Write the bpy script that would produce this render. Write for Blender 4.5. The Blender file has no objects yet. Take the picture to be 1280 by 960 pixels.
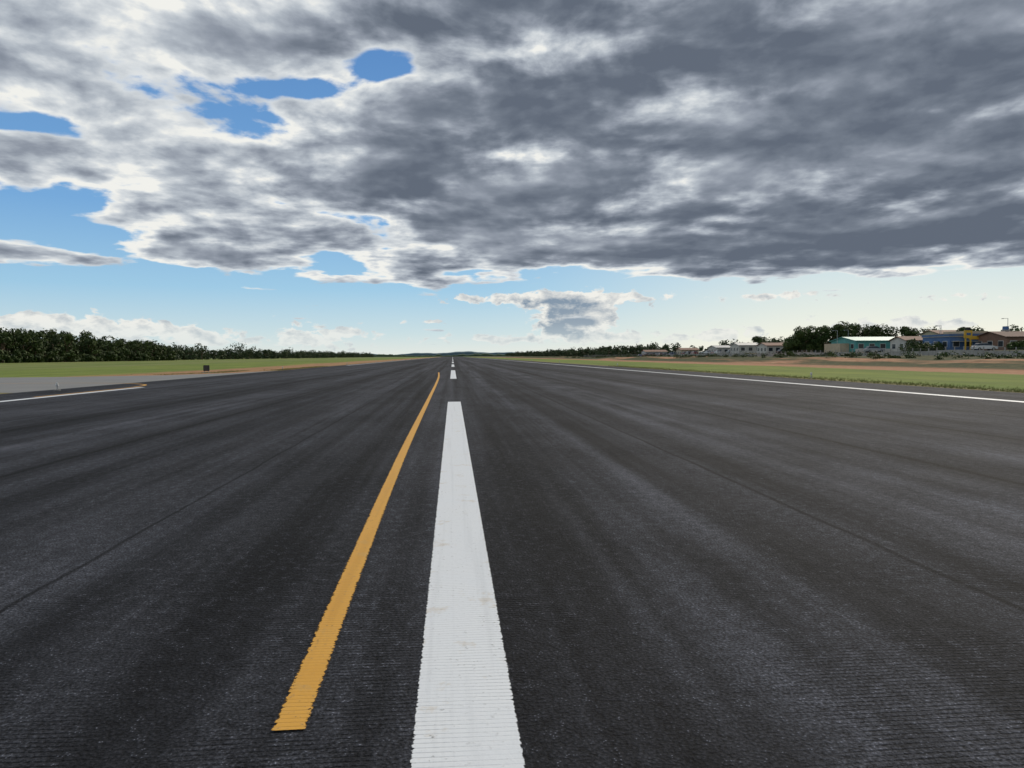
import bpy, bmesh, math, random
import numpy as np
from mathutils import Vector, Matrix
random.seed(7); rng=np.random.default_rng(7)
sc=bpy.context.scene
COL=sc.collection

# ------------------------------------------------------------ node helpers
class E:
    nt=None
    def __init__(s,sock): s.s=sock
    def __add__(a,b): return M('ADD',a,b)
    __radd__=__add__
    def __sub__(a,b): return M('SUBTRACT',a,b)
    def __rsub__(a,b): return M('SUBTRACT',b,a)
    def __mul__(a,b): return M('MULTIPLY',a,b)
    __rmul__=__mul__
    def __truediv__(a,b): return M('DIVIDE',a,b)
    def __rtruediv__(a,b): return M('DIVIDE',b,a)
def _put(inp,v):
    if isinstance(v,E): E.nt.links.new(v.s,inp)
    else: inp.default_value=v
def M(op,*a,clamp=False):
    n=E.nt.nodes.new('ShaderNodeMath'); n.operation=op; n.use_clamp=clamp
    for i,v in enumerate(a): _put(n.inputs[i],v)
    return E(n.outputs[0])
def clamp01(v): return M('ADD',v,0.0,clamp=True)
def sstep(v,a,b):
    n=E.nt.nodes.new('ShaderNodeMapRange'); n.interpolation_type='SMOOTHSTEP'
    _put(n.inputs['Value'],v); n.inputs['From Min'].default_value=a; n.inputs['From Max'].default_value=b
    return E(n.outputs['Result'])
def lin(v,a,b,c=0.0,d=1.0):
    n=E.nt.nodes.new('ShaderNodeMapRange')
    _put(n.inputs['Value'],v); n.inputs['From Min'].default_value=a; n.inputs['From Max'].default_value=b
    n.inputs['To Min'].default_value=c; n.inputs['To Max'].default_value=d
    return E(n.outputs['Result'])
def vec(x,y,z):
    n=E.nt.nodes.new('ShaderNodeCombineXYZ')
    for i,v in enumerate((x,y,z)): _put(n.inputs[i],v)
    return E(n.outputs[0])
def sep(v):
    n=E.nt.nodes.new('ShaderNodeSeparateXYZ'); _put(n.inputs[0],v)
    return [E(o) for o in n.outputs]
def noise(v,scale,detail=4,rough=0.5,dist=0.0,lac=2.0,dim='3D'):
    n=E.nt.nodes.new('ShaderNodeTexNoise'); n.noise_dimensions=dim
    _put(n.inputs['Vector'],v)
    n.inputs['Scale'].default_value=scale; n.inputs['Detail'].default_value=detail
    n.inputs['Roughness'].default_value=rough; n.inputs['Distortion'].default_value=dist
    n.inputs['Lacunarity'].default_value=lac
    return E(n.outputs[0])
def voro(v,scale,feature='F1',dim='3D'):
    n=E.nt.nodes.new('ShaderNodeTexVoronoi'); n.feature=feature; n.voronoi_dimensions=dim
    _put(n.inputs['Vector'],v); n.inputs['Scale'].default_value=scale
    return E(n.outputs['Distance'])
def mix(f,a,b):
    n=E.nt.nodes.new('ShaderNodeMix'); n.data_type='RGBA'
    _put(n.inputs['Factor'],f)
    for k,v in ((6,a),(7,b)):
        if isinstance(v,E): E.nt.links.new(v.s,n.inputs[k])
        else: n.inputs[k].default_value=(*v,1) if len(v)==3 else v
    return E(n.outputs[2])
def ramp(v,stops):
    n=E.nt.nodes.new('ShaderNodeValToRGB'); _put(n.inputs[0],v); cr=n.color_ramp
    cr.elements[0].position=stops[0][0]; cr.elements[0].color=(*stops[0][1],1)
    cr.elements[1].position=stops[-1][0]; cr.elements[1].color=(*stops[-1][1],1)
    for p_,c_ in stops[1:-1]:
        e=cr.elements.new(p_); e.color=(*c_,1)
    return E(n.outputs[0])
def vscale(c,f):
    n=E.nt.nodes.new('ShaderNodeVectorMath'); n.operation='SCALE'
    _put(n.inputs[0],c); _put(n.inputs['Scale'],f)
    return E(n.outputs[0])
def pos():
    n=E.nt.nodes.new('ShaderNodeNewGeometry'); return E(n.outputs['Position'])
def uvmap():
    n=E.nt.nodes.new('ShaderNodeTexCoord'); return E(n.outputs['UV'])
def attr(name):
    n=E.nt.nodes.new('ShaderNodeAttribute'); n.attribute_name=name; return E(n.outputs['Color'])
def gauss(az,el,a0,e0,sa,se,amp):
    da=(az-a0)*(1.0/sa); de=(el-e0)*(1.0/se)
    return M('EXPONENT',(da*da+de*de)*-1.0)*amp
def new_mat(name):
    m=bpy.data.materials.new(name); m.use_nodes=True
    E.nt=m.node_tree
    b=m.node_tree.nodes['Principled BSDF']
    return m,b
def bump(h,strength,distance,b):
    n=E.nt.nodes.new('ShaderNodeBump'); n.inputs['Strength'].default_value=strength
    n.inputs['Distance'].default_value=distance; _put(n.inputs['Height'],h)
    E.nt.links.new(n.outputs[0],b.inputs['Normal'])
def simple(name,col,rough=0.7,var=0.15,scale=3.0,metal=0.0):
    m,b=new_mat(name)
    p=pos()
    n=noise(p,scale,4,0.6)
    f=lin(n,0.3,0.7,1-var,1+var)
    rgb=E.nt.nodes.new('ShaderNodeRGB'); rgb.outputs[0].default_value=(*col,1)
    _put(b.inputs['Base Color'],vscale(E(rgb.outputs[0]),f))
    b.inputs['Roughness'].default_value=rough; b.inputs['Metallic'].default_value=metal
    return m

# ------------------------------------------------------------ world
SUN_AZ=38.0; SUN_EL=34.0
w=bpy.data.worlds.new("World"); sc.world=w; w.use_nodes=True
try:
    w.cycles.sampling_method='MANUAL'; w.cycles.sample_map_resolution=256
except Exception: pass
E.nt=w.node_tree; nt=w.node_tree
for n in list(nt.nodes): nt.nodes.remove(n)
tc=nt.nodes.new('ShaderNodeTexCoord')
d=E(tc.outputs['Generated'])
x,y,z=sep(d)
az=M('ARCTAN2',x,y)*57.2958
el=M('ARCSINE',z)*57.2958
q=1.0/(M('MAXIMUM',z,0.0)+0.085)
px=x*q; py=y*q
so=0.16
sx_,sy_=so*math.sin(math.radians(SUN_AZ)),so*math.cos(math.radians(SUN_AZ))
P=vec(px,py*0.9,0.0)
P2=vec(px+sx_,py*0.9+sy_,0.0)
A=noise(P,1.9,9,0.50,0.10,dim='2D')
B=noise(P2,1.9,3,0.50,0.10,dim='2D')
C=noise(vec(az*0.105,el*0.22,0.0),1.0,9,0.52,0.2,dim='2D')
C2=noise(vec(az*0.105+.05,el*0.22+0.14,0.0),1.0,4,0.52,0.2,dim='2D')
F_=noise(vec(px,py*0.9,0.0),9.0,5,0.55,0.2,dim='2D')
big=noise(vec(px+31.0,py*0.8+2.0,0.0),0.62,2,0.5,dim='2D')
dens=(A-0.5)*1.15+0.5+(C-0.5)*0.70+(big-0.5)*0.22+(F_-0.5)*0.10
cov=lin(el,4.9,7.4,-0.34,0.160)
cov=cov+sstep(az,-6.0,4.0)*sstep(el,4.5,8.0)*0.26
for g in [(-5.5,20.9,3.8,1.1,-.34),(-11.5,18.9,5.5,.75,-.26),(-8.5,25.0,5.0,1.0,-.30),(-29,14.6,5.0,.8,-.24),
          (-31,8.8,8.0,1.4,-.42),(-17,7.4,5.5,0.9,.20),(-8.5,6.0,4.5,0.5,.32),(0,5.6,6,.7,.20),(-18,21.5,7.0,1.5,.07),
          (5,12,8,6,.10),(17,7,9,1.6,.12),(34,5.6,9,1.0,.24),(-26,6.4,6,.6,.22),(-12,12,9,3.5,.14),(-12,7.4,3,.3,-.06)]:
    cov=cov+gauss(az,el,*g)
dd=dens+cov
mask=sstep(dd,0.46,0.57)
thick=sstep(dd,0.46,0.94)
D=lin(az,-20,5,0.50,0.74)
D=D+gauss(az,el,7,21,10,6,.16)+gauss(az,el,27,18,14,6,.10)+gauss(az,el,31,7.5,12,2.2,.16)+gauss(az,el,-6,11.5,10,2.3,.18)
D=D-gauss(az,el,36,24,6,4,.16)-gauss(az,el,23,13.0,7,1.3,.26)-gauss(az,el,20,17,4,.9,.24)-gauss(az,el,-24,19,8,5,.10)-gauss(az,el,5,9.0,8,.9,.16)
lum=0.98-thick*D-(A-B)*1.05-(C-C2)*0.95+(0.5-C)*0.38+(0.5-big)*0.22-(F_-0.5)*0.22
lum=clamp01(lum)
deckcol=ramp(lum,[(0.0,(.120,.145,.190)),(.20,(.175,.205,.255)),(.42,(.28,.315,.375)),(.66,(.45,.495,.55)),(.88,(.68,.715,.74)),(1.0,(.88,.88,.84))])
S=vec(az*0.42,el*0.85,1.3)
sn=noise(S,1.5,7,0.58,0.2,dim='2D')
sn2=noise(vec(az*0.42+0.22,el*0.85+0.3,1.3),1.5,4,0.58,0.2,dim='2D')
sm=gauss(az,el,9.4,2.9,2.9,1.45,1.20)+gauss(az,el,6.0,4.35,6.0,.5,.70)+gauss(az,el,13.5,4.3,3.5,.4,.40)
for g in [(-28,2.3,5.0,.75,.72),(-21.5,2.0,2.4,.6,.68),(-17.8,1.5,1.8,.7,.54),(-10,1.5,4.5,1.1,.54),(20.5,1.5,3,.7,.54),
          (31.5,1.9,5,.7,.54),(24,4.2,6,.4,.46),(13,1.3,5,.5,.45),(2,1.3,5,.5,.45),(-24,1.1,8,.5,.40),(-2,2.6,2.5,.2,.34),(36,3.6,5,.4,.40)]:
    sm=sm+gauss(az,el,*g)
smd=sm+(sn-0.5)*1.25
smask=sstep(smd,0.28,0.44)
anv=clamp01(gauss(az,el,8.6,2.6,3.0,1.5,1.3)+gauss(az,el,6,4.1,4.5,.35,.7))
slum=clamp01(0.92-anv*sstep(smd,0.34,.80)*0.90-(sn-sn2)*1.6)
smallcol=mix(slum,(.21,.28,.37),(.90,.88,.82))
cloudcol=mix(smask*(1.0-mask),deckcol,smallcol)
hz=sstep(el,5.0,0.0)
cloudcol=mix(hz*0.34,cloudcol,(.68,.75,.76))
warm=sstep(az,0,30)
sky=nt.nodes.new('ShaderNodeTexSky'); sky.sky_type='NISHITA'; sky.sun_disc=False
sky.sun_elevation=math.radians(SUN_EL); sky.sun_rotation=math.radians(SUN_AZ)
sky.air_density=1.0; sky.dust_density=0.3; sky.ozone_density=4.0
bg1=nt.nodes.new('ShaderNodeBackground'); bg1.inputs[1].default_value=0.10
nt.links.new(sky.outputs[0],bg1.inputs[0])
bgc=nt.nodes.new('ShaderNodeBackground'); _put(bgc.inputs[0],cloudcol); bgc.inputs[1].default_value=1.0
cool=ramp(clamp01(el*(1/25.0)),[(0.0,(.78,.82,.78)),(.07,(.58,.73,.78)),(.20,(.34,.59,.79)),(.42,(.18,.40,.71)),(1.0,(.08,.22,.52))])
warmc=ramp(clamp01(el*(1/25.0)),[(0.0,(.94,.90,.76)),(.12,(.78,.82,.75)),(.28,(.58,.72,.77)),(1.0,(.10,.25,.54))])
bgh=nt.nodes.new('ShaderNodeBackground'); _put(bgh.inputs[0],mix(warm,cool,warmc)); bgh.inputs[1].default_value=1.0
m1=nt.nodes.new('ShaderNodeMixShader'); _put(m1.inputs[0],sstep(el,60.0,24.0)*0.9)
nt.links.new(bg1.outputs[0],m1.inputs[1]); nt.links.new(bgh.outputs[0],m1.inputs[2])
m2=nt.nodes.new('ShaderNodeMixShader'); _put(m2.inputs[0],clamp01(M('MAXIMUM',mask,smask*lin(el,0.3,2.5,.55,.95))))
nt.links.new(m1.outputs[0],m2.inputs[1]); nt.links.new(bgc.outputs[0],m2.inputs[2])
out=nt.nodes.new('ShaderNodeOutputWorld'); nt.links.new(m2.outputs[0],out.inputs[0])

sl=bpy.data.lights.new('sun','SUN'); sl.energy=2.8; sl.angle=math.radians(2); sl.color=(1,.90,.75)
so_=bpy.data.objects.new('sun',sl); COL.objects.link(so_)
sd=Vector((math.sin(math.radians(SUN_AZ))*math.cos(math.radians(SUN_EL)),math.cos(math.radians(SUN_AZ))*math.cos(math.radians(SUN_EL)),math.sin(math.radians(SUN_EL))))
so_.rotation_euler=sd.to_track_quat('Z','Y').to_euler()
so_.location=(0,0,50)

# ------------------------------------------------------------ mesh helpers
def obj_from(name,verts,faces,mats,mi=None,uv=None,smooth=False,parent=None,loc=None):
    me=bpy.data.meshes.new(name); me.from_pydata(verts,[],faces)
    for m in mats: me.materials.append(m)
    if mi is not None: me.polygons.foreach_set('material_index',mi)
    if uv is not None:
        l=me.uv_layers.new(name='UVMap'); l.data.foreach_set('uv',np.array(uv,dtype=np.float32).ravel())
    if smooth: me.polygons.foreach_set('use_smooth',[True]*len(me.polygons))
    me.update()
    o=bpy.data.objects.new(name,me); COL.objects.link(o)
    if parent: o.parent=parent
    if loc: o.location=loc
    return o
def empty(name,loc,rz=0.0):
    o=bpy.data.objects.new(name,None); COL.objects.link(o); o.location=loc; o.rotation_euler=(0,0,rz); o.empty_display_size=0.5
    return o
def box(name,c,s,mat,parent=None,bev=0.0,rz=0.0):
    bm=bmesh.new(); bmesh.ops.create_cube(bm,size=1.0)
    bmesh.ops.scale(bm,vec=Vector(s),verts=bm.verts)
    if bev>0: bmesh.ops.bevel(bm,geom=bm.edges[:],offset=bev,segments=2,affect='EDGES')
    me=bpy.data.meshes.new(name); bm.to_mesh(me); bm.free(); me.materials.append(mat)
    o=bpy.data.objects.new(name,me); COL.objects.link(o); o.location=c; o.rotation_euler=(0,0,rz)
    if parent: o.parent=parent
    return o
def cyl(name,c,r1,r2,h,mat,parent=None,seg=12,rot=(0,0,0)):
    bm=bmesh.new(); bmesh.ops.create_cone(bm,cap_ends=True,segments=seg,radius1=r1,radius2=r2,depth=h)
    me=bpy.data.meshes.new(name); bm.to_mesh(me); bm.free(); me.materials.append(mat)
    o=bpy.data.objects.new(name,me); COL.objects.link(o); o.location=c; o.rotation_euler=rot
    if parent: o.parent=parent
    return o

# ------------------------------------------------------------ terrain
def ss(v,a,b):
    t=np.clip((v-a)/(b-a),0,1); return t*t*(3-2*t)
def height(X,Y):
    X=np.asarray(X,float); Y=np.asarray(Y,float)
    fade=1-0.75*ss(Y,240,420)
    h=ss(X,57,66)*0.95+ss(X,91,99)*0.95
    wob=0.12*np.sin(Y*0.11)+0.1*np.sin(Y*0.047+1.3)+0.08*np.sin(Y*.31+X*.2)
    h=h*fade+wob*ss(X,57,64)*fade
    h=h-0.25*ss(X,49,53)*(1-ss(X,54,58))
    h=h+0.25*ss(-X,120,150)
    return h
xs=np.unique(np.concatenate([np.linspace(-6000,-400,18),np.linspace(-400,-100,16),np.linspace(-100,-20,12),np.linspace(-20,40,6),np.linspace(40,110,60),np.linspace(110,400,20),np.linspace(400,6000,18)]))
ys=np.unique(np.concatenate([np.linspace(-400,0,10),np.linspace(0,500,130),np.linspace(500,2000,40),np.linspace(2000,9000,15)]))
XX,YY=np.meshgrid(xs,ys); ZZ=height(XX,YY)
vs=np.stack([XX.ravel(),YY.ravel(),ZZ.ravel()],1); nx=len(xs); ny=len(ys)
fs=[(j*nx+i,j*nx+i+1,(j+1)*nx+i+1,(j+1)*nx+i) for j in range(ny-1) for i in range(nx-1)]
gm,b=new_mat('grass_and_soil')
p=pos(); gx,gy,gz=sep(p)
n1=noise(p,0.05,6,0.6); n2=noise(p,0.9,6,0.65); n3=noise(vec(gx*0.12,gy*0.012,0.0),1.0,5,0.6); n4=noise(p,9.0,3,0.7)
n5=noise(vec(gx*0.5,gy*0.06,0.0),1.0,6,0.65)
grass=mix(sstep(n1,.35,.65),(.120,.180,.028),(.195,.235,.045))
grass=mix(sstep(n5,.44,.64)*0.50,grass,(.085,.120,.028))
grass=mix(sstep(n2,.50,.74)*0.45,grass,(.21,.19,.08))
grass=mix(sstep(n4,.5,.75)*0.45,grass,(.055,.08,.02))
soil=mix(sstep(n2,.3,.7),(.29,.125,.062),(.41,.24,.145))
soil=mix(sstep(n5,.54,.64)*.5,soil,(.14,.13,.05))
dgrass=mix(sstep(n2,.42,.75),(.030,.042,.012),(.11,.095,.035))
wx=gx+(n3-0.5)*14.0+(n2-0.5)*3.0
right_soil=sstep(wx,43.0,45.5)
right_bank=sstep(gx+(n2-0.5)*5,55.5,58.0)
left_soil=sstep(wx*-1.0,0,1)*sstep(wx,-35.0,-31.0)
c=mix(right_soil,grass,soil)
c=mix(right_bank*sstep(n3,.36,.45),c,dgrass)
c=mix(left_soil*sstep(gy,62.0,70.0)*0.85,c,soil)
farl=sstep(gx+(n3-.5)*30,-62,-66)
c=mix(farl*0.55,c,mix(sstep(n3,.4,.6),(.10,.145,.035),(.21,.21,.09)))
edge_r=sstep(M('ABSOLUTE',gx-1.1)+(n2-.5)*1.6,24.3,22.8)
c=mix(edge_r*.7,c,(.22,.16,.09))
c=mix(sstep(gy,500.0,2500.0)*0.7,c,(.07,.11,.06))  # distance haze put into the far ground colour
_put(b.inputs['Base Color'],c); b.inputs['Roughness'].default_value=0.95; b.inputs['Specular IOR Level'].default_value=0.15
bump(n2+n4*0.4,0.7,0.15,b)
obj_from('ground',vs.tolist(),fs,[gm],smooth=True)

# ------------------------------------------------------------ runway
def groove_wave(ax,ay):
    gyv=ay+(noise(vec(ax*0.5,ay*0.4,0.0),1.0,2,.5)-.5)*0.10
    return M('PINGPONG',gyv,0.019)*(1.0/0.019)
am,b=new_mat('runway_asphalt')
p=pos(); ax,ay,_z=sep(p)
st1=noise(vec(ax*0.36,ay*0.006,0.0),1.0,5,0.62,dim='2D')
st2=noise(vec(ax*2.2,ay*0.035,4.0),1.0,5,0.62,dim='2D')
blot=noise(vec(ax,ay*0.40,0.0),0.55,6,0.68,dim='2D')
agg=noise(p,55.0,3,0.8,dim='2D')
agg2=voro(p,42.0,dim='2D')
fine=noise(p,10.0,5,0.78,dim='2D')
wan=(noise(vec(0.0,ay*0.03,0.0),1.0,2,.5)-.5)*0.4
def lane(x0,wd,amt):
    t=(ax+wan-x0)*(1.0/wd)
    return M('EXPONENT',t*t*-1.0)*amt
dark_=lane(-1.40,.24,.80)+lane(-2.3,.34,.66)+lane(2.9,.45,.58)+lane(-0.42,.12,.45)+lane(0.85,.28,.48)+lane(-6.4,.35,.75)+lane(6.95,.26,.8)+lane(10.6,.3,.7)+lane(-10.2,.3,.75)+lane(-4.3,.35,.5)+lane(4.0,.22,.55)
light_=lane(1.95,.5,.60)+lane(5.5,.9,.65)+lane(-3.3,.45,.4)+lane(8.8,.8,.45)+lane(-8.0,.8,.35)+lane(13,1.0,.3)
mod=1.0+(st1-.5)*2.8+(st2-.5)*2.1+(blot-.5)*1.6
mod=M('MAXIMUM',mod,.45)
mod=mod*(1.0-clamp01(dark_)*lin(st2,.3,.7,.90,.45))*(1.0+light_*lin(blot,.3,.7,.4,1.3))
wob_=(noise(vec(0.0,ay*0.6,2.0),1.0,3,.6)-.5)*.10
def seam(x0,wd=0.02):
    t=M('ABSOLUTE',ax+wob_-x0)
    return sstep(t,wd*1.8,wd*0.3)
seams=seam(7.1,.06)+seam(-6.3,.055)+seam(3.62,.026)+seam(-2.95,.020)+seam(10.7,.06)+seam(-10.1,.06)+seam(14.4,.05)
mod=mod*(1.0-clamp01(seams)*lin(fine,.3,.7,.45,.95))
mod=mod*(1.0+(agg-.5)*3.4+(fine-.5)*2.0)
gs=groove_wave(ax,ay)
groove=sstep(gs,0.45,0.12)
gmod=sstep(noise(vec(ax*0.6,ay*.6,7.0),1.0,5,.7,dim='2D'),.38,.60)*lin(agg,.35,.65,1.2,.5)
mod=mod*(1.0-groove*0.55*gmod)
pit=sstep(agg2,0.18,0.45)
mod=mod*lin(pit,0,1,1.3,.8)
speck=sstep(agg2,0.17,0.09)*sstep(fine,.55,.66)
val=M('MAXIMUM',mod,0.10)*0.0335+speck*0.16+sstep(gs,.6,.8)*sstep(fine,.53,.68)*gmod*0.055  # last term paints bright glints on the groove ridges into the colour
col=vscale(mix(st1,(.88,.98,1.28),(.96,1.0,1.18)),val)
_put(b.inputs['Base Color'],col)
b.inputs['Roughness'].default_value=.85; b.inputs['Specular IOR Level'].default_value=0.10
bump(agg*1.5+fine*1.4-groove*gmod*0.9-agg2*0.8,0.7,0.007,b)

def quad_strip(name,pts_l,pts_r,z,mat,segs=None):
    v=[];f=[];uv=[]; L=0; acc=[0]
    for i in range(len(pts_l)):
        v+= [(pts_l[i][0],pts_l[i][1],z),(pts_r[i][0],pts_r[i][1],z)]
        if i: acc.append(acc[-1]+math.dist(pts_l[i],pts_l[i-1]))
    for i in range(len(pts_l)-1):
        f.append((2*i,2*i+1,2*i+3,2*i+2)); uv+=[(0,acc[i]),(1,acc[i]),(1,acc[i+1]),(0,acc[i+1])]
    return obj_from(name,v,f,[mat],uv=uv)
ysr=[-80,0,20,60,150,400,900,1900]
quad_strip('runway',[(-21,t) for t in ysr],[(23.2,t) for t in ysr],0.004,am)

tm,b=new_mat('taxiway_pavement')
p=pos(); n=noise(p,0.3,6,.6); n_=noise(p,20.0,3,.6)
_put(b.inputs['Base Color'],mix(n,(.12,.125,.13),(.21,.21,.205))); b.inputs['Roughness'].default_value=.85
bump(n_,.4,.005,b)
tv=[(-21.0,37.5),(-24,38.6),(-30,39.5),(-60,40.5),(-160,42),(-160,70),(-60,67.5),(-34,68.5),(-27,72),(-23,80),(-21.0,92)]
obj_from('taxiway',[(a,b_,.004) for a,b_ in tv],[tuple(range(len(tv)))][::-1],[tm])

# ------------------------------------------------------------ paint
def paint(name,c1,c2,wear=0.5,edge=0.10):
    m,b=new_mat(name)
    u,v,_=sep(uvmap()); p=pos(); ax,ay,_=sep(p)
    n=noise(p,26.0,4,.65,dim='2D'); n2=noise(p,1.6,5,.6,dim='2D'); n3=noise(vec(ax*12.0,ay*.25,0.),1.0,4,.6,dim='2D')
    gs=groove_wave(ax,ay)
    groove=sstep(gs,0.34,0.10)*lin(n2,.35,.65,.25,1.0)*lin(n,.3,.7,1.2,.5)
    c=mix(n2,c1,c2)
    c=mix(sstep(n3,.5,.75)*.22,c,tuple(k*.72 for k in c1))
    c=mix(groove*0.30,c,tuple(k*.35 for k in c1))
    c=mix(sstep(n,.58,.78)*wear*.6,c,(.12,.12,.12))
    c=mix(sstep(noise(p,3.0,5,.7,dim='2D'),.60,.72)*.28,c,(.42,.30,.13))
    _put(b.inputs['Base Color'],c); b.inputs['Roughness'].default_value=.62; b.inputs['Specular IOR Level'].default_value=.3
    bump(n*0.6-groove*.8,.6,.004,b)
    e=M('MINIMUM',u,1.0-u)+(n-.5)*edge*2.2-groove*edge*0.3
    a=sstep(e,edge*0.02,edge*0.55)*(1.0-sstep(n+(n2-.5)*.5,.72,.80)*wear)
    tr=E.nt.nodes.new('ShaderNodeBsdfTransparent'); mx=E.nt.nodes.new('ShaderNodeMixShader')
    _put(mx.inputs[0],a); E.nt.links.new(tr.outputs[0],mx.inputs[1]); E.nt.links.new(b.outputs[0],mx.inputs[2])
    o=[k for k in E.nt.nodes if k.type=='OUTPUT_MATERIAL'][0]
    E.nt.links.new(mx.outputs[0],o.inputs[0])
    return m
wp=paint('white_runway_paint',(.62,.66,.71),(.72,.75,.78),.45,.03)
yp=paint('yellow_taxi_paint',(.54,.27,.030),(.66,.36,.06),.75,.16)
spans=[(-4,26.8),(54,86),(114,146)]+[(174+60*i,204+60*i) for i in range(28)]
cx=0.045; hw=.232
for (a,b_) in spans:
    quad_strip('centerline_marking',[(cx-hw,a),(cx-hw,b_)],[(cx+hw,a),(cx+hw,b_)],.008,wp)
def edge_line(name,xc,wd,a,b_,mat,z=.008):
    return quad_strip(name,[(xc-wd/2,a),(xc-wd/2,b_)],[(xc+wd/2,a),(xc+wd/2,b_)],z,mat)
edge_line('runway_edge_marking',19.0,.45,-60,1890,wp)
edge_line('runway_edge_marking',-17.3,.42,-60,43,wp)
edge_line('runway_edge_marking',-19.6,.45,140,1890,wp)
def ribbon(name,pts,wd,mat,z):
    P=[Vector(p) for p in pts]; out_=[]
    P=[P[0]*2-P[1]]+P+[P[-1]*2-P[-2]]
    for i in range(1,len(P)-2):
        for s in range(10):
            t=s/10; a,b_,c_,d_=P[i-1],P[i],P[i+1],P[i+2]
            out_.append(.5*((2*b_)+(-a+c_)*t+(2*a-5*b_+4*c_-d_)*t*t+(-a+3*b_-3*c_+d_)*t**3))
    out_.append(P[-2])
    L=[];R=[]
    for i,p_ in enumerate(out_):
        t=(out_[min(i+1,len(out_)-1)]-out_[max(i-1,0)]).normalized(); nrm=Vector((-t.y,t.x))
        L.append(tuple(p_+nrm*wd/2)); R.append(tuple(p_-nrm*wd/2))
    return quad_strip(name,L,R,z,mat)
ribbon('taxi_lead_marking',[(-.735,3.28),(-.765,5),(-.80,7.5),(-.83,10),(-.87,15),(-.92,28),(-.99,45),(-1.12,60),(-1.4,75)],.150,yp,.012)
ribbon('taxiway_centerline_marking',[(-17.7,33),(-17.7,38),(-17.9,43.5),(-19.0,47.5),(-22.5,50.6),(-30,52),(-60,54),(-158,57)],.20,yp,.012)

# ------------------------------------------------------------ vegetation
def leafmat(name,c1,c2,c3):
    m,b=new_mat(name)
    t=attr('tint'); r,g,bl=sep(t)
    c=mix(r,c1,c2); c=mix(g*.6,c,c3)
    _put(b.inputs['Base Color'],c); b.inputs['Roughness'].default_value=.7; b.inputs['Specular IOR Level'].default_value=.25
    return m
leaf=leafmat('foliage',(.016,.032,.009),(.050,.088,.018),(.095,.118,.026))
leaf2=leafmat('foliage_far',(.024,.044,.020),(.055,.085,.032),(.09,.11,.045))  # far leaves: distance haze is mixed into these tints
bark=simple('bark',(.13,.09,.06),.9,.3,4)
def tree_geo(trees,nleaf,lsize,low=.32):
    V=[];F=[];MI=[];T=[]; nv=0
    for (tx,ty,tz,h,r) in trees:
        segs=[((0,0,0),(random.uniform(-.2,.2),random.uniform(-.2,.2),h*.55),.035*h,.018*h)]
        for k in range(4):
            a=random.uniform(0,6.28); s0=h*random.uniform(.25,.5)
            segs.append(((0,0,s0),(math.cos(a)*r*.6,math.sin(a)*r*.6,s0+h*.25),.016*h,.007*h))
        for a,b_,r1,r2 in segs:
            a=Vector(a);b_=Vector(b_); dr=(b_-a).normalized(); u=dr.orthogonal().normalized(); v_=dr.cross(u)
            for c_,rr in ((a,r1),(b_,r2)):
                for i in range(6):
                    q_=c_+(u*math.cos(i*1.047)+v_*math.sin(i*1.047))*rr; V.append((q_.x+tx,q_.y+ty,q_.z+tz))
            for i in range(6): F.append((nv+i,nv+(i+1)%6,nv+6+(i+1)%6,nv+6+i)); MI.append(1); T.append((0,0,0))
            nv+=12
        nc=random.randint(9,14)
        cl=[]
        for k in range(nc):
            a=random.uniform(0,6.28); rad=r*random.uniform(.1,.75); zz=h*random.uniform(low,.88)
            prof=math.sqrt(max(.25,1-((zz/h-.5)/.55)**2)); rad*=prof
            cl.append((math.cos(a)*rad,math.sin(a)*rad,zz,r*random.uniform(.28,.5),random.random()))
        base_t=random.random()
        per=nleaf//nc
        for (cx_,cy_,cz_,cr_,ct) in cl:
            dv=rng.normal(size=(per,3)); dv/=np.linalg.norm(dv,axis=1)[:,None]
            rr=cr_*(0.55+0.55*rng.random(per)**.6)
            pts=dv*rr[:,None]*np.array([1,1,.8])+np.array([cx_+tx,cy_+ty,cz_+tz])
            nn=dv*1.0+rng.normal(size=(per,3))*.55+np.array([0,0,.3]); nn/=np.linalg.norm(nn,axis=1)[:,None]
            t1=np.cross(nn,rng.normal(size=(per,3))); t1/=np.linalg.norm(t1,axis=1)[:,None]; t2=np.cross(nn,t1)
            s=lsize*(.6+.8*rng.random(per))[:,None]
            q4=np.stack([pts-t1*s,pts-t2*s*.6,pts+t1*s,pts+t2*s*.6],1).reshape(-1,3)
            V.extend(map(tuple,q4)); 
            for i in range(per):
                F.append((nv+4*i,nv+4*i+1,nv+4*i+2,nv+4*i+3)); MI.append(0)
                T.append((min(1,max(0,.35*base_t+.4*ct+.35*random.random()-.05)),random.random()*ct,0))
            nv+=4*per
    return V,F,MI,T
def make_trees(name,trees,nleaf,lsize,mat=leaf,low=.32):
    V,F,MI,T=tree_geo(trees,nleaf,lsize,low)
    o=obj_from(name,V,F,[mat,bark],mi=MI)
    at=o.data.attributes.new('tint','FLOAT_COLOR','FACE')
    at.data.foreach_set('color',np.array([(a,b_,c_,1) for a,b_,c_ in T],dtype=np.float32).ravel())
    return o
def roll(t): return .5+.5*math.sin(t*.071+1)*math.sin(t*.031+.4)+.25*math.sin(t*.19)
tr=[]
for row in range(3):
    for i in range(44):
        yy=226+i*4.3+random.uniform(-2,2); xx=-152-row*6+random.uniform(-2.5,2.5)
        hh=random.uniform(6.8,9.2)+row*.8+3.8*roll(yy)+(2.4 if random.random()<.12 else 0)
        if yy>385: hh*=.85
        tr.append((xx,yy,float(height(xx,yy)),hh,random.uniform(2.8,5.4)))
for i in range(22):
    xx=-156-i*6; yy=222+random.uniform(-4,4); tr.append((xx,yy,.2,random.uniform(8,12),random.uniform(3.6,4.8)))
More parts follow.
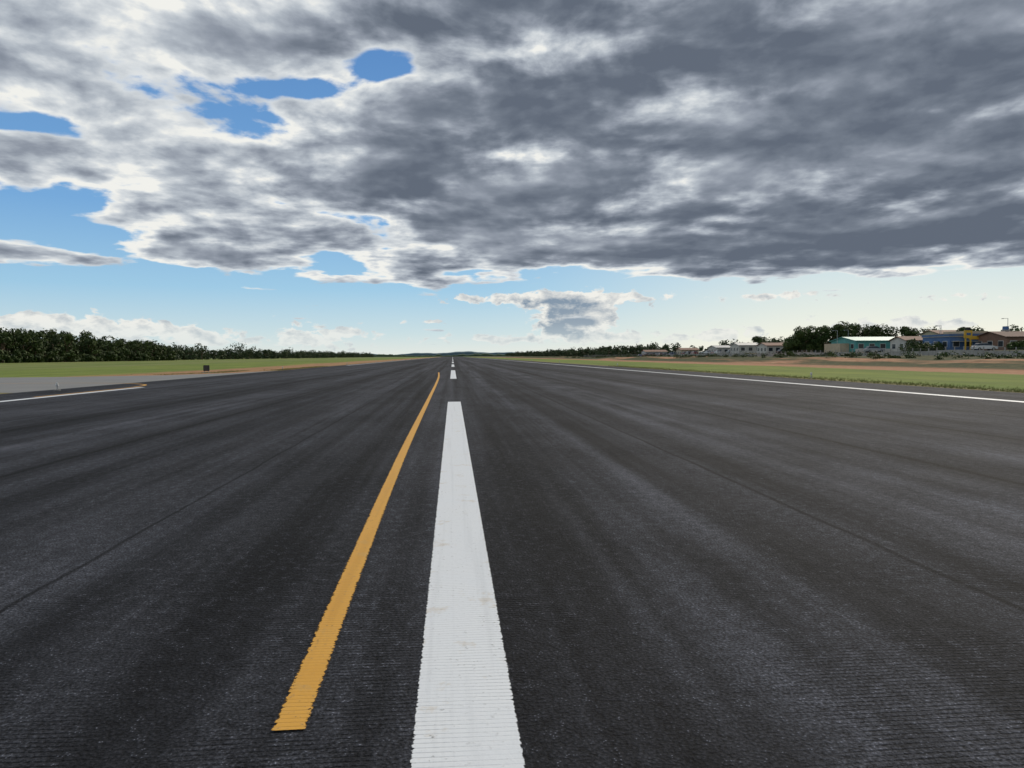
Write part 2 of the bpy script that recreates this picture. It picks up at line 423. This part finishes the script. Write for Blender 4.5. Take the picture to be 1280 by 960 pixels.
for i in range(60):
    yy=224+i*3.1; xx=-147+random.uniform(-2.5,1.5); tr.append((xx,yy,.2,random.uniform(1.8,5.2),random.uniform(1.6,2.8)))
make_trees('forest',tr,520,.46,low=.12)
tr=[]
yy=425
while yy<1500:
    for row in range(3):
        if random.random()<.88:
            xx=-160+random.uniform(-6,6)-row*10
            hh=(random.uniform(3.0,6.0)+4.2*roll(yy*1.3))*(1.3 if random.random()<.15 else 1)
            tr.append((xx,yy+random.uniform(-3,3),.2,hh,hh*random.uniform(.5,.68)))
    yy+=6.0*(1+yy/1300)
make_trees('tree_row',tr,240,.6,leaf2,low=.12)
tr=[]
yy=290
while yy<1500:
    for row in range(2):
        if random.random()<.93:
            xx=112+random.uniform(-6,6)+row*16+ (0 if yy>400 else 24)
            hh=(random.uniform(4.4,6.4)+2.6*roll(yy*1.7))*min(1,.7+yy/900)
            tr.append((xx,yy+random.uniform(-3,3),float(height(xx,yy)),hh,hh*random.uniform(.48,.66)))
    yy+=5.5*(1+yy/1100)
make_trees('tree_row',tr,240,.6,leaf2,low=.12)
tr=[]
for i in range(50):
    yy=128+i*4.0; xx=134+random.uniform(-4,10); hh=random.uniform(4.5,7.6); tr.append((xx,yy,1.8,hh,hh*random.uniform(.5,.65)))
make_trees('tree_row',tr,420,.34,low=.15)
for (xx,yy,hh,r) in [(95.5,203,5.2,3.0),(98,203,6.4,3.4),(102,205,7.4,4.0),(106,207,8.2,4.3),(110,204,8.6,4.4),(114,206,8.6,4.4),(118,205,8.6,4.3),(122,207,8.2,4.2),(126,209,7.6,4.0),(104,213,7.8,4),(116,214,8.8,4.2),(130,204,7.6,4.0),(113,268,6.8,3.2),(119,236,6.5,3.2),(107,250,4.8,2.6),(105.5,222,4.2,2.2),(122,168,5.6,2.8),(127,150,5.4,2.4)]:
    make_trees('broadleaf_tree',[(xx,yy,float(height(xx,yy)),hh,r)],1900,.30,low=.2)
for (xx,yy,hh,r) in [(96.5,149,2.9,2.8),(99.5,150,2.7,2.4),(94,146,1.9,2.0),(102,150,2.4,1.8),(92,196,1.8,1.9),(112,134,2.4,2.0),(107,133,2.0,1.8),(118,134,2.6,2.0)]:
    make_trees('shrub',[(xx,yy,float(height(xx,yy))-.4,hh,r)],1400,.20,low=.2)
tr=[]
for i in range(260):
    yy=random.uniform(66,420); xx=random.uniform(64,90); hh=random.uniform(.4,1.1)
    tr.append((xx,yy,float(height(xx,yy))-.2,hh,hh*random.uniform(.9,1.9)))
make_trees('scrub',tr,110,.14,low=.15)
# ragged grass tufts along both pavement edges
V=[];F=[];T=[]
for i in range(5200):
    side=random.random()<.6
    yy=22+90*random.random()**1.6 if side else 60+70*random.random()
    xx=(23.3+abs(random.gauss(0,1.2))) if side else (-21.2-abs(random.gauss(0,1.0)))
    if (not side) and yy<93: xx=-24.5-abs(random.gauss(0,1.2))-max(0,(82-yy))*.35
    if (not side) and yy<74: continue
    for k in range(4):
        a=random.uniform(0,6.28); hgt=random.uniform(.04,.13); n0=len(V); bx=xx+random.uniform(-.06,.06); by=yy+random.uniform(-.06,.06); w2=.012
        V+=[(bx-math.cos(a)*w2,by-math.sin(a)*w2,0),(bx+math.cos(a)*w2,by+math.sin(a)*w2,0),(bx+random.uniform(-.05,.05),by+random.uniform(-.05,.05),hgt)]
        F.append((n0,n0+1,n0+2)); T.append((random.random(),random.random(),0,1))
tuft=leafmat('grass_blades',(.10,.15,.03),(.17,.21,.045),(.24,.20,.09))
o=obj_from('grass',V,F,[tuft]); at=o.data.attributes.new('tint','FLOAT_COLOR','FACE'); at.data.foreach_set('color',np.array(T,dtype=np.float32).ravel())
def ridge(name,R,a0,a1,n,hf,mat,thick=60):
    V=[];F=[]
    for i in range(n+1):
        a=math.radians(a0+(a1-a0)*i/n); sx,sy=math.sin(a),math.cos(a); h=hf(i,math.degrees(a))
        V+=[(sx*R,sy*R,-2),(sx*R,sy*R,h*.8),(sx*(R+thick*.3),sy*(R+thick*.3),h),(sx*(R+thick),sy*(R+thick),-2)]
    for i in range(n):
        for k in range(3): F.append((4*i+k,4*(i+1)+k,4*(i+1)+k+1,4*i+k+1))
    return obj_from(name,V,F,[mat])
fm=simple('distant_forest',(.06,.095,.055),.95,.45,.03)  # green shifted for distance, haze painted into the base colour
hm=simple('distant_hill',(.10,.165,.21),1.0,.1,.002)  # bluish because aerial haze is painted into the hill colour
pr=[0]
def hf1(i,a):
    pr[0]=pr[0]*.8+random.uniform(-1,1)
    return 6.5+pr[0]*1.6+random.uniform(-.8,.8)+ (2.5*math.sin(i*.013)+1.5*math.sin(i*.05))
ridge('distant_tree_line',2300,-62,62,1500,hf1,fm)
ridge('hill',6500,-60,60,500,lambda i,a: 30+9*math.sin(a*.5+1)+5*math.sin(a*1.7)+1.5*math.sin(a*6)+random.uniform(-.5,.5),hm,900)

# ------------------------------------------------------------ buildings on the right
white=simple('white_plaster',(.50,.49,.45),.8,.16,.8)
cream=simple('cream_plaster',(.44,.37,.26),.8,.16,.8)
teal=simple('teal_paint',(.07,.28,.27),.6,.2,.8)
blue=simple('blue_paint',(.05,.12,.27),.55,.16,.8)
yellow=simple('yellow_panel',(.60,.37,.04),.5,.08,1.0)
tile=simple('clay_tile',(.20,.11,.08),.85,.28,1.5)
roofbrown=simple('weathered_tile',(.16,.10,.08),.9,.3,1.5)
brownw=simple('brown_wall',(.20,.12,.085),.85,.2,.9)
glass=simple('window_glass',(.03,.04,.05),.12,.1,2)
frame=simple('window_frame',(.6,.6,.58),.5,.05,2)
metal=simple('galvanised_metal',(.35,.36,.37),.45,.12,3,.6)
conc=simple('concrete',(.30,.29,.27),.9,.22,1.2)
dark=simple('black_plastic',(.018,.018,.02),.5,.2,5)
roofsheet=simple('metal_roof_sheet',(.36,.37,.38),.5,.12,.8)
def gable(name,w_,d_,z0,rise,mat,parent,over=.4,axis='x'):
    W=w_/2+over; Dp=d_/2+over; t=.12
    if axis=='x': prof=[(-Dp,z0-.05),(0,z0+rise),(Dp,z0-.05)]; V=[(sx*W,a,b_+k) for sx in (-1,1) for k in (0,t) for a,b_ in prof]
    else: prof=[(-W,z0-.05),(0,z0+rise),(W,z0-.05)]; V=[(a,sy*Dp,b_+k) for sy in (-1,1) for k in (0,t) for a,b_ in prof]
    F=[(0,1,4,3),(1,2,5,4),(6,9,10,7),(7,10,11,8),(3,4,10,9),(4,5,11,10),(0,6,7,1),(1,7,8,2),(0,3,9,6),(2,8,11,5)]
    return obj_from(name,V,F,[mat],parent=parent)
def gable_wall(w_,d_,z0,rise,mat,parent,axis='x'):
    if axis=='x':
        V=[(s*(w_/2-.003),a,b_) for s in (-1,1) for a,b_ in ((-d_/2,z0),(d_/2,z0),(0,z0+rise))]
    else:
        V=[(a,s*(d_/2-.003),b_) for s in (-1,1) for a,b_ in ((-w_/2,z0),(w_/2,z0),(0,z0+rise))]
    return obj_from('gable_wall',V,[(0,1,2),(3,5,4)],[mat],parent=parent)
def windows(parent,w_,d_,z_,n,ww,hh,sides='fl',door=True):
    for s in sides:
        L=w_ if s=='f' else d_
        nn=n if s=='f' else max(2,int(n*d_/w_))
        for i in range(nn):
            t=-L/2+(i+.5)*L/nn
            for nm,mt,ex,dp in (('window_frame',frame,.16,.05),('window_pane',glass,0,.07)):
                if s=='f': box(nm,(t,-d_/2-dp/2+.01,z_),(ww+ex,dp,hh+ex),mt,parent)
                else: box(nm,(-w_/2-dp/2+.01,t,z_),(dp,ww+ex,hh+ex),mt,parent)
def building(name,x_,y_,w_,d_,h,wall,roof,kind,n,rz=0,band=None,rise=1.2,axis='x'):
    e=empty(name,(x_,y_,float(height(x_,y_))-.1),rz)
    box('walls',(0,0,h/2),(w_,d_,h),wall,e)
    if kind=='gable':
        gable('roof',w_,d_,h,rise,roof,e,axis=axis); gable_wall(w_,d_,h,rise,wall,e,axis)
    else:
        box('roof_slab',(0,0,h+.08),(w_+.3,d_+.3,.16),roof,e)
        for a in ((0,-d_/2-.05,w_+.3,.2),(0,d_/2+.05,w_+.3,.2)): box('parapet',(a[0],a[1],h+.16+.2),(a[2],a[3],.4),band or wall,e)
        for s in (-1,1): box('parapet',(s*(w_/2+.05),0,h+.16+.2),(.2,d_-.12,.4),band or wall,e)
    windows(e,w_,d_,h*.55,n,1.3,1.1)
    box('door',(w_*.5-1.2,-d_/2-.03,1.05),(1.0,.08,2.1),brownw,e)
    return e
e=building('brick_house',117,144,15,9,3.0,brownw,roofbrown,'gable',5,0,rise=1.1)
cyl('antenna_mast',(3,0,5.5),.04,.03,3.2,metal,e); box('antenna_bar',(3,0,6.9),(1.2,.05,.05),metal,e)
box('water_tank_stand',(-3,1.5,4.1),(1.2,1.2,1.0),conc,e); cyl('water_tank',(-3,1.5,4.95),.6,.55,.7,blue,e,16)
e=building('blue_shop_building',107.5,152,8.4,9,3.3,blue,conc,'flat',3,0,band=blue)
box('fascia_sign',(1.6,-4.62,3.1),(3.4,.12,.7),yellow,e); box('awning',(0,-5.1,2.35),(7.8,1.0,.08),white,e)
building('cream_annex',114.2,158,5,7,4.1,cream,conc,'flat',2,0)
building('white_house',106.5,166,6,6,2.9,white,tile,'gable',2,0,rise=.9)
building('two_storey_house',126,182,8,8,4.6,cream,tile,'gable',3,0,rise=1.0)
e=building('teal_warehouse',108.5,184,17,12,3.0,teal,teal,'gable',6,0,rise=1.0)
box('fascia_band',(0,-6.06,.5),(17.1,.12,1.0),white,e); box('annex',(-9.7,1,1.2),(2.4,8,2.4),cream,e)
building('white_house',102.5,232,7,8,2.6,white,tile,'gable',3,0,rise=.9)
building('cream_house',112.5,236,7,8,3.3,cream,conc,'flat',3,0)
building('white_house',101,250,8,8,2.8,white,roofsheet,'gable',3,0,rise=.9)
building('flat_roof_shop',127,163,9,9,3.4,cream,conc,'flat',3)
building('warehouse',112,296,13,10,2.7,white,roofsheet,'gable',5,0,rise=.9)
building('cream_house',106,330,8,8,2.8,cream,tile,'gable',3,0,rise=.9)
building('low_shed',110,400,12,9,2.8,roofsheet,tile,'gable',4,0,rise=1.0)
e=empty('pylon_sign',(106.2,146.0,float(height(106.2,146.0))))
for s in (-.55,.55): box('post',(s,0,2.0),(.22,.22,4.0),yellow,e)
box('panel',(0,0,3.6),(1.7,.3,1.6),yellow,e,.03); box('panel_mark',(0,-.165,3.65),(.9,.03,.5),blue,e)
box('top_panel',(0,0,4.75),(.9,.26,.6),dark,e,.03)
for (a,b_,hh) in [(118,150,7.0),(122,178,6.5),(99,185,5.6),(112,163,6.2),(108,196,6.2)]:
    e=empty('street_lamp',(a,b_,float(height(a,b_)))); cyl('pole',(0,0,hh/2),.08,.05,hh,metal,e); box('arm',(-.6,0,hh),(1.3,.07,.07),metal,e); box('lamp_head',(-1.2,0,hh-.06),(.5,.22,.1),metal,e,.02)
e=empty('perimeter_fence',(0,0,0))
V=[];F=[]
def addbox(c,s):
    n=len(V)
    for dx in (-1,1):
        for dy in (-1,1):
            for dz in (-1,1): V.append((c[0]+dx*s[0]/2,c[1]+dy*s[1]/2,c[2]+dz*s[2]/2))
    F.extend([(n,n+1,n+3,n+2),(n+4,n+6,n+7,n+5),(n,n+4,n+5,n+1),(n+2,n+3,n+7,n+6),(n,n+2,n+6,n+4),(n+1,n+5,n+7,n+3)])
yy=60
while yy<520:
    z0=float(height(92,yy)); addbox((92,yy,z0+.75),(.14,.14,1.7)); 
    ph=1.05 if yy<330 else .5
    addbox((92.0,yy+1.25,z0+ph/2-.05),(.06,2.36,ph))
    for k in range(2): addbox((91.97,yy+1.25,z0+1.25+k*.22),(.012,2.5,.012))
    yy+=2.5
obj_from('posts_and_panels',V,F,[conc],parent=e)

# ------------------------------------------------------------ cars
carpaints=[simple('car_paint_%s'%n,c,.25,.03,1) for n,c in (('white',(.6,.6,.6)),('silver',(.32,.33,.34)),('black',(.02,.02,.022)),('red',(.22,.02,.02)),('blue',(.03,.06,.2)))]
tyre=simple('tyre_rubber',(.02,.02,.02),.9,.1,5)
def car(x_,y_,rz,mat):
    z0=float(height(x_,y_)); e=empty('parked_car',(x_,y_,z0),rz)
    body=[(-2.1,.35),(-2.15,.75),(-1.95,.95),(-1.0,1.02),(1.15,.98),(2.0,.82),(2.12,.6),(2.1,.35)]
    cab=[(-1.75,.98),(-1.35,1.42),(.3,1.46),(1.15,.98)]
    def loft(name,prof,w1,w2,mt,zt):
        V=[];n=len(prof)
        for s in (-1,1):
            for a,b_ in prof: ww=w1+(w2-w1)*min(1,max(0,(b_-prof[0][1])/zt)); V.append((a,s*ww/2,b_))
        F=[tuple(range(n-1,-1,-1)),tuple(range(n,2*n))]+[(i,(i+1)%n,(i+1)%n+n,i+n) for i in range(n)]
        obj_from(name,V,F,[mt],parent=e)
    loft('body',body,1.74,1.66,mat,.7); loft('cabin_glass',cab,1.6,1.25,glass,.5)
    rf=[(-1.4,1.415),(-1.25,1.475),(.2,1.50),(.36,1.45)]; loft('roof',rf,1.30,1.22,mat,.1)
    for a in (-1.32,1.32):
        for s in (-1,1):
            cyl('wheel',(a,s*.78,.32),.32,.32,.2,tyre,e,14,(math.pi/2,0,0)); cyl('hub',(a,s*.89,.32),.18,.17,.02,metal,e,10,(math.pi/2,0,0))
    for s in (-.6,.6): box('headlight',(2.09,s,.68),(.08,.32,.14),frame,e); box('tail_light',(-2.12,s,.78),(.06,.3,.14),carpaints[3],e)
for i in range(15):
    car(98+random.uniform(-1,1.5),258+i*9.0+random.uniform(-2,2),random.choice((1.57,1.5,0,.1)),random.choice(carpaints))
for k,(a,b_) in enumerate([(99,168),(101,172),(98.5,215),(103,137)]): car(a,b_,random.uniform(-.2,.2),carpaints[(1,0,2,0)[k]])

# ------------------------------------------------------------ runway furniture
lens=simple('lamp_lens',(.6,.6,.58),.15,.05,5)
yl=[(24.4,49+60*i) for i in range(-1,12)]+[(-20.3,40)]+[(-22.3,100+60*i) for i in range(10)]
for a,b_ in yl:
    e=empty('runway_edge_light',(a,b_,0)); cyl('base_plate',(0,0,.02),.15,.15,.04,conc,e,16); cyl('stem',(0,0,.14),.03,.03,.2,metal,e,8)
    cyl('housing',(0,0,.27),.09,.07,.07,metal,e,14); cyl('lens',(0,0,.35),.065,.045,.1,lens,e,14)
e=empty('airfield_sign',(-26.6,83,0),.15)
box('cabinet',(0,0,.50),(.62,.20,.62),dark,e,.03); box('face',(0,-.108,.50),(.5,.02,.5),simple('sign_face_dark',(.03,.03,.03),.4),e)
for s in (-.2,.2): cyl('leg',(s,0,.11),.035,.035,.22,metal,e,8)
box('foundation',(0,0,.02),(.9,.5,.06),conc,e)

# ------------------------------------------------------------ camera
cam=bpy.data.cameras.new('camera'); co=bpy.data.objects.new('camera',cam); COL.objects.link(co)
cam.sensor_width=36; cam.lens=930/1280*36; cam.clip_end=20000; cam.clip_start=.05
R=Matrix.Rotation(math.radians(-4.55),4,'Z')@Matrix.Rotation(math.radians(90-2.18),4,'X')@Matrix.Rotation(math.radians(-.335),4,'Z')
co.matrix_world=Matrix.Translation((0,0,1.65))@R
sc.camera=co
sc.view_settings.view_transform='Standard'; sc.view_settings.look='None'; sc.view_settings.exposure=0
